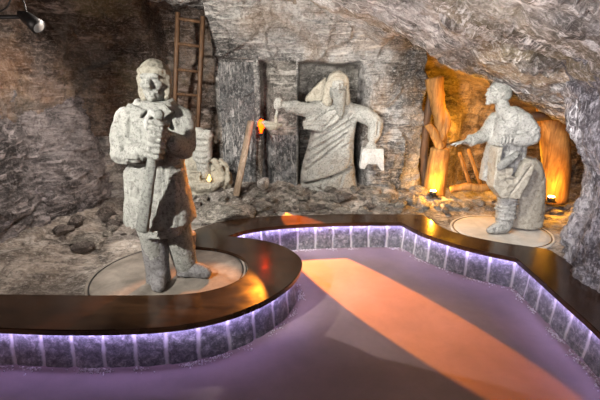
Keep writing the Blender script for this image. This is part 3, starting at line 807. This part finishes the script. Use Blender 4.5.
bm = bmesh.new(); ball(bm, (kx+.028, ky, kz+.034), (.116, .098, .110)); ball(bm, (kx+.06, ky, kz-.02), (.08, .088, .085))
sculpt('hair', bm, M_st_d, S3, .010, 1, (), .004, 26)
bm = bmesh.new()   # tunic
loft(bm, [(2.15, 4.13, .90, .225, .17), (2.15, 4.13, 1.10, .215, .17), (2.16, 4.13, 1.30, .195, .17), (2.17, 4.13, 1.45, .185, .185), (2.17, 4.13, 1.58, .165, .19), (2.14, 4.13, 1.66, .12, .14), (2.09, 4.13, 1.70, .08, .09)], p=2.7)
chain(bm, [(2.20, 3.99, 1.56), (2.28, 3.95, 1.48), (2.31, 3.94, 1.395), (2.22, 3.91, 1.365), (2.12, 3.90, 1.370)], [.092, .088, .080, .068, .058])
chain(bm, [(2.06, 4.25, 1.54), (1.95, 4.20, 1.39), (1.80, 4.13, 1.345)], [.095, .080, .058]); cone(bm, (1.80, 4.13, 1.345), (1.745, 4.11, 1.335), .062, .066)
cv = [((2.02, 3.95, 1.54), (2.20, 3.93, 1.66), .012, .016), ((2.02, 3.99, 1.54), (1.98, 4.05, 1.68), .012, .014), ((2.14, 3.90, 1.60), (2.16, 3.92, 1.44), .014, .018), ((2.40, 3.92, 1.46), (2.28, 3.86, 1.40), .012, .012), ((2.30, 3.85, 1.52), (2.22, 3.86, 1.44), .012, .012),
      ((2.37, 3.88, 1.55), (2.30, 3.86, 1.46), .01, .01), ((2.36, 3.98, 1.28), (2.38, 3.98, .92), .012, .014), ((2.00, 3.96, 1.28), (1.99, 3.96, .92), .012, .014), ((2.12, 3.92, 1.44), (2.02, 3.93, 1.50), .012, .012)]
cv += [((1.98+.07*k, 3.955, 1.30), (1.97+.075*k, 3.95, .92), .014, .009) for k in range(6)]
sculpt('tunic', bm, M_st, S3, .011, 2, [(a_, b_, w_, d_*1.4) for a_, b_, w_, d_ in cv], .006, 16, .006, True)
bm = bmesh.new()   # bag with bundle carried in front
prism(bm, [(1.935, 1.30), (1.99, 1.30), (1.985, 1.09), (2.12, 1.08), (2.13, .99), (2.19, .99), (2.24, 1.14), (2.31, 1.17), (2.34, 1.10), (2.30, .92), (2.24, .76), (2.05, .76), (1.945, .88)], 3.86, 4.05)
sculpt('apron', bm, M_st_w, S3, .010, 2, [((1.99, 3.85, 1.00), (2.12, 3.85, 1.01), .014, .012), ((2.08, 3.86, .96), (2.16, 3.86, .96), .024, .03), ((2.14, 3.86, .80), (2.30, 3.86, 1.10), .012, .02)], .005, 18, .006, True)
bm = bmesh.new(); chain(bm, [(1.98, 3.86, 1.10), (2.04, 3.85, 1.16), (2.13, 3.87, 1.22), (2.16, 3.89, 1.24)], [.040, .045, .036, .026])
for k in range(6): ball(bm, (1.97+.03*k, 3.83, 1.10+.022*k), (.024, .018, .02), sub=2)
sculpt('bundle', bm, M_st_d, S3, .009, 1, [((1.95, 3.82, 1.12), (2.12, 3.84, 1.23), .008, .012)], .006, 24)
bm = bmesh.new()   # wrapped leg and shoe
loft(bm, [(2.205, 4.03, .40, .085, .085), (2.205, 4.04, .60, .100, .095), (2.205, 4.05, .80, .095, .09)])
chain(bm, [(2.20, 4.02, .39), (2.10, 3.99, .375), (2.04, 3.98, .362)], [.080, .064, .046])
cv = []
for zz, tl in ((.50, .01), (.57, -.02), (.645, .02), (.71, -.01)):
    for k in range(12):
        a0 = 2*PI*k/12; a1 = 2*PI*(k+1)/12
        cv.append(((2.205+.10*math.cos(a0), 4.04+.10*math.sin(a0), zz+tl*math.cos(a0)), (2.205+.10*math.cos(a1), 4.04+.10*math.sin(a1), zz+tl*math.cos(a1)), .012, -.012))
o = sculpt('wrapped_leg', bm, M_st, S3, .010, 2, cv, .004, 20)
for v in o.data.vertices:
    if v.co.z < 0: v.co.z = 0
bm = bmesh.new()   # rock support behind
loft(bm, [(2.53, 4.22, .34, .20, .18), (2.53, 4.22, .55, .18, .17), (2.50, 4.20, .90, .155, .15), (2.46, 4.19, 1.08, .125, .13), (2.44, 4.18, 1.15, .07, .08)], p=2.6)
o = sculpt('support_block', bm, M_st_w, S3, .014, 3, [((2.42, 4.05, 1.0), (2.45, 4.03, .45), .02, .015)], .010, 10, .006)
for v in o.data.vertices:
    if v.co.z < 0: v.co.z = 0

S3.location = (2.28+.17, 4.2+.36, .318); S3.scale = (1.04, 1.04, 1.04)

# ------------------------------------------------------------------ carved fragment left of the panel
S4 = thing('carved_fragment', 'carved arm and cuff rising from a shallow stone basin between statue and niche wall', 'relief carving', (-1.45, 5.75, .5))
def P4(px, py, Y=5.7): return D(px, py, Y)
bm = bmesh.new()
a = P4(203, 136); b = P4(203, 170)
loft(bm, [(b.x+.02, 5.72, b.z-.10, .10, .12), (b.x+.01, 5.72, b.z+.10, .10, .12), (b.x, 5.72, b.z+.18, .14, .13), (a.x, 5.72, a.z-.06, .12, .12), (a.x, 5.72, a.z, .15, .13), (a.x-.01, 5.72, a.z+.05, .13, .11)])
ball(bm, (a.x-.06, 5.68, a.z+.07), (.08, .07, .06)); ball(bm, (a.x+.06, 5.68, a.z+.05), (.07, .06, .05))
cv = [((a.x-.16, 5.6, a.z-.05-.085*k), (a.x+.16, 5.6, a.z-.07-.085*k), .022, .028) for k in range(5)]
sculpt('arm', bm, M_st, S4, .013, 1, cv, .006, 14, .005)
bm = bmesh.new()
c4 = P4(206, 183)
loft(bm, [(c4.x, 5.66, c4.z-.10, .16, .12), (c4.x, 5.66, c4.z-.03, .26, .17), (c4.x, 5.66, c4.z+.05, .27, .18)], p=2.2)
pts = [(c4.x-.05+.30*math.cos(t), 5.70, c4.z+.10+.28*math.sin(t)) for t in [R(-60+22*k) for k in range(8)]]
chain(bm, pts, [.04, .045, .045, .045, .04, .04, .035, .03]); chain(bm, [(p[0]+.09, p[1], p[2]+.03) for p in pts[:6]], [.03]*6)
box(bm, (c4.x-.12, 5.62, c4.z+.12), (.16, .14, .16)); ball(bm, (c4.x-.26, 5.78, c4.z+.14), (.17, .15, .26)); ball(bm, (c4.x+.02, 5.82, c4.z+.02), (.36, .16, .30))
ball(bm, (c4.x-.05, 5.72, c4.z-.22), (.30, .16, .20))
sculpt('basin', bm, M_st_w, S4, .013, 2, [((c4.x-.16, 5.55, c4.z+.18), (c4.x-.16, 5.55, c4.z+.08), .012, .03), ((c4.x-.16, 5.55, c4.z+.18), (c4.x-.06, 5.55, c4.z+.18), .012, .03)], .012, 12, .022)
FL = thing('lamp_flame', 'tiny yellow flame-like light in the stone basin by the carved cuff', 'lamp', (c4.x+.08, 5.56, c4.z+.06))
bm = bmesh.new(); loft(bm, [(c4.x+.08, 5.56, c4.z+.05, .008, .008), (c4.x+.08, 5.56, c4.z+.085, .032, .028), (c4.x+.085, 5.56, c4.z+.12, .018, .016), (c4.x+.09, 5.56, c4.z+.16, .003, .003)], p=2)
bmobj('flame', bm, M_flame, FL)
bm = bmesh.new(); loft(bm, [(c4.x+.08, 5.56, c4.z+.03, .03, .03), (c4.x+.08, 5.56, c4.z+.055, .045, .04)], p=2)
bmobj('holder', bm, M_st_d, FL)

# ------------------------------------------------------------------ ladder
LD = thing('wooden_ladder', 'old brown wooden ladder standing in the dark recess behind the large statue', 'ladder', (-1.65, 5.80, .5))
def beam(bm, a, b, w_, d_, bev=.006):
    a = Vector(a); b = Vector(b); dv = b-a
    q = dv.to_track_quat('Z', 'Y')
    g = bmesh.ops.create_cube(bm, size=1)
    xf(bm, g['verts'], Matrix.Translation((a+b)/2) @ q.to_matrix().to_4x4() @ Matrix.Diagonal((w_, d_, dv.length, 1)))
    bmesh.ops.bevel(bm, geom=list({e for v in g['verts'] for e in v.link_edges}), offset=bev, segments=2, affect='EDGES')
LY = 5.85
l0, l1 = D(178, 12, LY-.35), D(172, 190, LY+.1); r0, r1 = D(203, 16, LY-.35), D(195, 190, LY+.1)
for a, b in ((l0, l1), (r0, r1)):
    bm = bmesh.new(); beam(bm, a, b, .055, .05); bmobj('rail', bm, M_wood, LD)
for t in (.0, .12, .25, .38, .50, .62, .76, .88):
    bm = bmesh.new(); a = l0.lerp(l1, t+.03); b = r0.lerp(r1, t+.03); beam(bm, a, b, .035, .035); bmobj('rung', bm, M_wood, LD)

# ------------------------------------------------------------------ timbers in the alcove, leaning plank
def log(name, pts, rs, mat, label, cat='timber prop', parent=None, seed=0):
    bm = bmesh.new(); n = 20; P = cr([Vector(p) for p in pts], 10); RR = []
    for i in range(len(P)):
        f = i/(len(P)-1)*(len(rs)-1); k = min(int(f), len(rs)-2); RR.append(rs[k]*(1-(f-k))+rs[k+1]*(f-k))
    tube_bm(bm, P, RR, n)
    for v in bm.verts:
        a = math.atan2(v.co.y, v.co.x)
        v.co += noise.noise_vector(v.co*9+Vector((seed, 0, 0)))*.012
    o = bmobj(name, bm, mat, parent)
    if label: tag(o, label, cat)
    return o
TY = 5.72
T1 = thing('timber_prop', 'split and leaning tree trunk glowing amber left of the outstretched hand', 'timber prop', D(434, 192, TY))
log('lower_trunk', [D(434, 194, TY), D(437, 170, TY), D(440, 148, TY)], [.155, .15, .13], M_trunk, None, parent=T1)
log('upper_trunk', [D(440, 152, TY+.02), D(441, 125, TY+.03), D(437, 100, TY+.05), D(434, 78, TY+.08)], [.08, .085, .105, .13], M_trunk, None, parent=T1, seed=3)
log('broken_limb', [D(441, 148, TY-.06), D(434, 134, TY-.05), D(428, 124, TY-.02)], [.07, .06, .05], M_trunk, None, parent=T1, seed=5)
log('broken_limb', [D(440, 140, TY-.05), D(447, 124, TY-.03), D(444, 108, TY)], [.06, .055, .03], M_trunk, None, parent=T1, seed=7)
log('timber_prop', [D(426, 195, TY+.15), D(424, 160, TY+.18), D(427, 120, TY+.15), D(433, 84, TY+.1)], [.06, .055, .06, .05], M_wood, 'slender dark crooked prop behind the split amber trunk')
log('timber_prop', [D(553, 201, 5.45), D(556, 165, 5.45), D(553, 122, 5.45), D(551, 100, 5.45)], [.185, .175, .175, .19], M_trunk, 'thick upright round timber post lit amber behind the profile statue', seed=9)
for i, (a, b, lb) in enumerate((((459, 152), (472, 190), 'left of two thin leaning boards under the outstretched hand'), ((468, 149), (482, 189), 'right of two thin leaning boards under the outstretched hand'))):
    bm = bmesh.new(); beam(bm, D(*a, 5.75), D(*b, 5.6), .085, .03); tag(bmobj('leaning_board', bm, M_trunk), lb, 'board')
log('fallen_log', [D(450, 190, 5.5), D(465, 187, 5.45), D(482, 188, 5.4), D(494, 186, 5.4)], [.045, .06, .055, .05], M_trunk, 'rough log lying on the ground below the two leaning boards', 'log')
bm = bmesh.new(); beam(bm, D(530, 117, 5.3), D(572, 113, 5.3), .05, .12); tag(bmobj('cross_beam', bm, M_wood), 'dark horizontal cap beam on top of the thick amber post', 'beam')
bm = bmesh.new(); beam(bm, D(251, 121, 5.80), D(236, 196, 5.42), .10, .035); tag(bmobj('leaning_plank', bm, M_plank), 'weathered brown plank leaning on the wall left of the orange lamp', 'plank')

# ------------------------------------------------------------------ lamps
def uplight(px, py, Y, label, tgt, pw):
    p = D(px, py, Y); t = thing('uplight', label, 'lamp', p)
    bm = bmesh.new(); cone(bm, p+Vector((0, 0, -.03)), p+Vector((0, .0, .03)), .045, .05); box(bm, p+Vector((0, 0, -.035)), (.12, .08, .02), bev=.004)
    hs = bmobj('housing', bm, M_black, t)
    bm = bmesh.new(); cone(bm, p+Vector((0, 0, .031)), p+Vector((0, 0, .040)), .042, .036)
    bmobj('lens', bm, M_uplens, hs)
    light('POINT', p+Vector((0, -.05, .12)), None, pw, (1, .42, .02), .02, name='amber_point')
    return p
uplight(433, 193, 5.46, 'small amber ground lamp at the foot of the split leaning trunk', None, 24)
uplight(551, 199, 5.15, 'small amber ground lamp at the foot of the thick round post', None, 24)
light('POINT', (2.45, 6.0, 1.60), None, 42, (1, .42, .02), .08, name='amber_alcove_light')
light('POINT', (3.3, 5.9, .9), None, 26, (1, .42, .02), .08, name='amber_alcove_light')
light('POINT', (2.15, 5.45, 1.75), None, 12, (1, .42, .02), .05, name='amber_alcove_light')

SP = D(32, 22, 3.7)
FX = thing('spotlight', 'black spotlight on a bracket high on the brown rock wall', 'lamp', SP)
aim = (Vector((.6, 3.2, .2))-SP).normalized()
bm = bmesh.new(); cone(bm, SP-aim*.07, SP+aim*.07, .050, .065); box(bm, SP-aim*.09, (.07, .07, .06), bev=.008); fh = bmobj('housing', bm, M_black, FX)
bm = bmesh.new(); cone(bm, SP+aim*.0705, SP+aim*.076, .048, .048); bmobj('lens', bm, M_lens, fh)
bm = bmesh.new(); beam(bm, SP+Vector((-.05, 0, .04)), SP+Vector((-.75, .1, .05)), .03, .03, .004); bmobj('bracket', bm, M_black, FX)
bm = bmesh.new(); tube_bm(bm, cr([SP+Vector(v) for v in ((-.03, 0, .06), (-.05, 0, .18), (-.14, .02, .20), (-.22, .04, .12), (-.35, .06, .07))], 6), .007, 6); bmobj('cable', bm, M_black, FX)
light('SPOT', SP+aim*.12, Vector((.6, 3.2, .2)), 260, (1, .9, .82), .012, 60, .6, 'wall_spot')
light('SPOT', (-2.3, .8, 1.2), (-2.9, 3.8, 1.6), 190, (1, .86, .78), .1, 80, .8, 'spot_for_left_wall')
light('POINT', (-2.6, 1.75, .2), None, 2.0, (1, .45, .08), .05, name='amber_floor_light')

# ------------------------------------------------------------------ rubble
def rock_mesh(seed, mat):
    bm = bmesh.new(); bmesh.ops.create_icosphere(bm, subdivisions=4, radius=1)
    for v in bm.verts:
        f, e = facet(v.co, 1.1, seed); v.co *= 1+.32*f+.06*fb(v.co.x+seed, v.co.y, v.co.z, 2, 4)
    # knock flat planes off it
    rr = random.Random(seed)
    for k in range(7):
        nrm = Vector((rr.gauss(0, 1), rr.gauss(0, 1), rr.gauss(0, 1))).normalized(); dd = rr.uniform(.55, .8)
        for v in bm.verts:
            t = v.co.dot(nrm)-dd
            if t > 0: v.co -= nrm*t*.92
    me = bpy.data.meshes.new('rubble_rock'); bm.to_mesh(me); bm.free(); me.shade_smooth(); me.materials.append(mat); return me
RM = [rock_mesh(k, M_rub) for k in range(4)]; RD = [rock_mesh(k+10, M_rub2) for k in range(3)]; RW = [rock_mesh(k+20, M_rubw) for k in range(2)]
def place_rock(me, x, y, s, sq=.55, rz=0, tilt=0, z=None):
    o = bpy.data.objects.new('rubble_rock', me); col.objects.link(o)
    zz = ground_h(x, y) if z is None else z
    o.location = (x, y, zz + s*sq*.35); o.scale = (s*1.15, s, s*sq); o.rotation_euler = (tilt, tilt*.6, rz); return o
rr = random.Random(11)
placed = []
def free(x, y, s): return all(math.hypot(x-a, y-b) > (s+t)*.62 for a, b, t in placed)
def zone(x):
    for lim, s_ in ((-.75, 'by the foot of the leaning plank'), (-.02, 'below the second niche and orange lamp'), (.95, 'at the hem of the bearded figure'), (9, 'right of the bearded figure, below the satchel')):
        if x < lim: return 'loose grey-brown salt rock in the rubble '+s_, 'rock', 'rubble '+s_
cnt = 0
while cnt < 120:
    x = rr.uniform(-1.6, 2.0); y = rr.uniform(5.02, 5.72); s_ = rr.choice([.04, .05, .06, .08, .10, .13])
    if not free(x, y, s_*1.25): continue
    if y < 5.0+s_*1.2 or (x > 1.5 and y < 5.2): continue
    placed.append((x, y, s_)); cnt += 1
    tag(place_rock(rr.choice(RM+RM+RD), x, y, s_, rr.uniform(.35, .7), rr.random()*6, rr.uniform(-.3, .3)), *zone(x))
cnt = 0
while cnt < 26:
    x = rr.uniform(-2.75, -1.7); y = rr.uniform(3.9, 5.5); s_ = rr.choice([.04, .05, .07, .09, .11])
    if not free(x, y, s_) or math.hypot(x-DISC1.x, y-DISC1.y) < .85: continue
    placed.append((x, y, s_)); cnt += 1
    tag(place_rock(rr.choice(RD+RM[:1]), x, y, s_, rr.uniform(.45, .8), rr.random()*6, rr.uniform(-.3, .3)), 'dark brown rock at the foot of the shadowy wall left of the large statue', 'rock', 'dark rocks left of the large statue')
cnt = 0
while cnt < 34:
    x = rr.uniform(1.9, 4.2); y = rr.uniform(4.95, 5.6); s_ = rr.choice([.04, .05, .07, .09])
    if not free(x, y, s_) or math.hypot(x-DISC3.x, y-DISC3.y) < .62: continue
    placed.append((x, y, s_)); cnt += 1
    tag(place_rock(rr.choice(RM+RD), x, y, s_, rr.uniform(.35, .7), rr.random()*6, rr.uniform(-.3, .3)), 'small brown rock on the ground in front of the amber-lit alcove', 'rock', 'rocks before the amber alcove')
p = G(290, 208, .42); tag(place_rock(RW[0], p.x, p.y, .13, .4, .3, .1), 'flat whitish salt slab lying in the rubble below the panels', 'rock')
p = D(263, 184, 5.55); tag(place_rock(RW[1], p.x, p.y, .075, 1.5, .3, .1, p.z-.03), 'upright white salt lump standing at the foot of the second niche', 'rock')
p = G(89, 232, .45); tag(place_rock(RM[2], p.x, p.y, .15, .6, .8, .1), 'rounded grey boulder at the foot of the brown wall, left of the coat', 'rock')
p = G(204, 222, .36); tag(place_rock(RD[1], p.x+.05, p.y+.12, .11, .6, .4, .1), 'dark broken rock just right of the orange-lit coat edge', 'rock')
p = G(218, 212, .40); tag(place_rock(RM[1], p.x+.1, p.y+.05, .34, .5, .4, .05), 'broad brown rock mound between the large statue and the leaning plank', 'rock')
p = G(452, 207, .36); tag(place_rock(RM[3], p.x, p.y+.1, .11, .5, .4, .1), 'squarish rock in the rubble right of the leaning trunk lamp', 'rock')
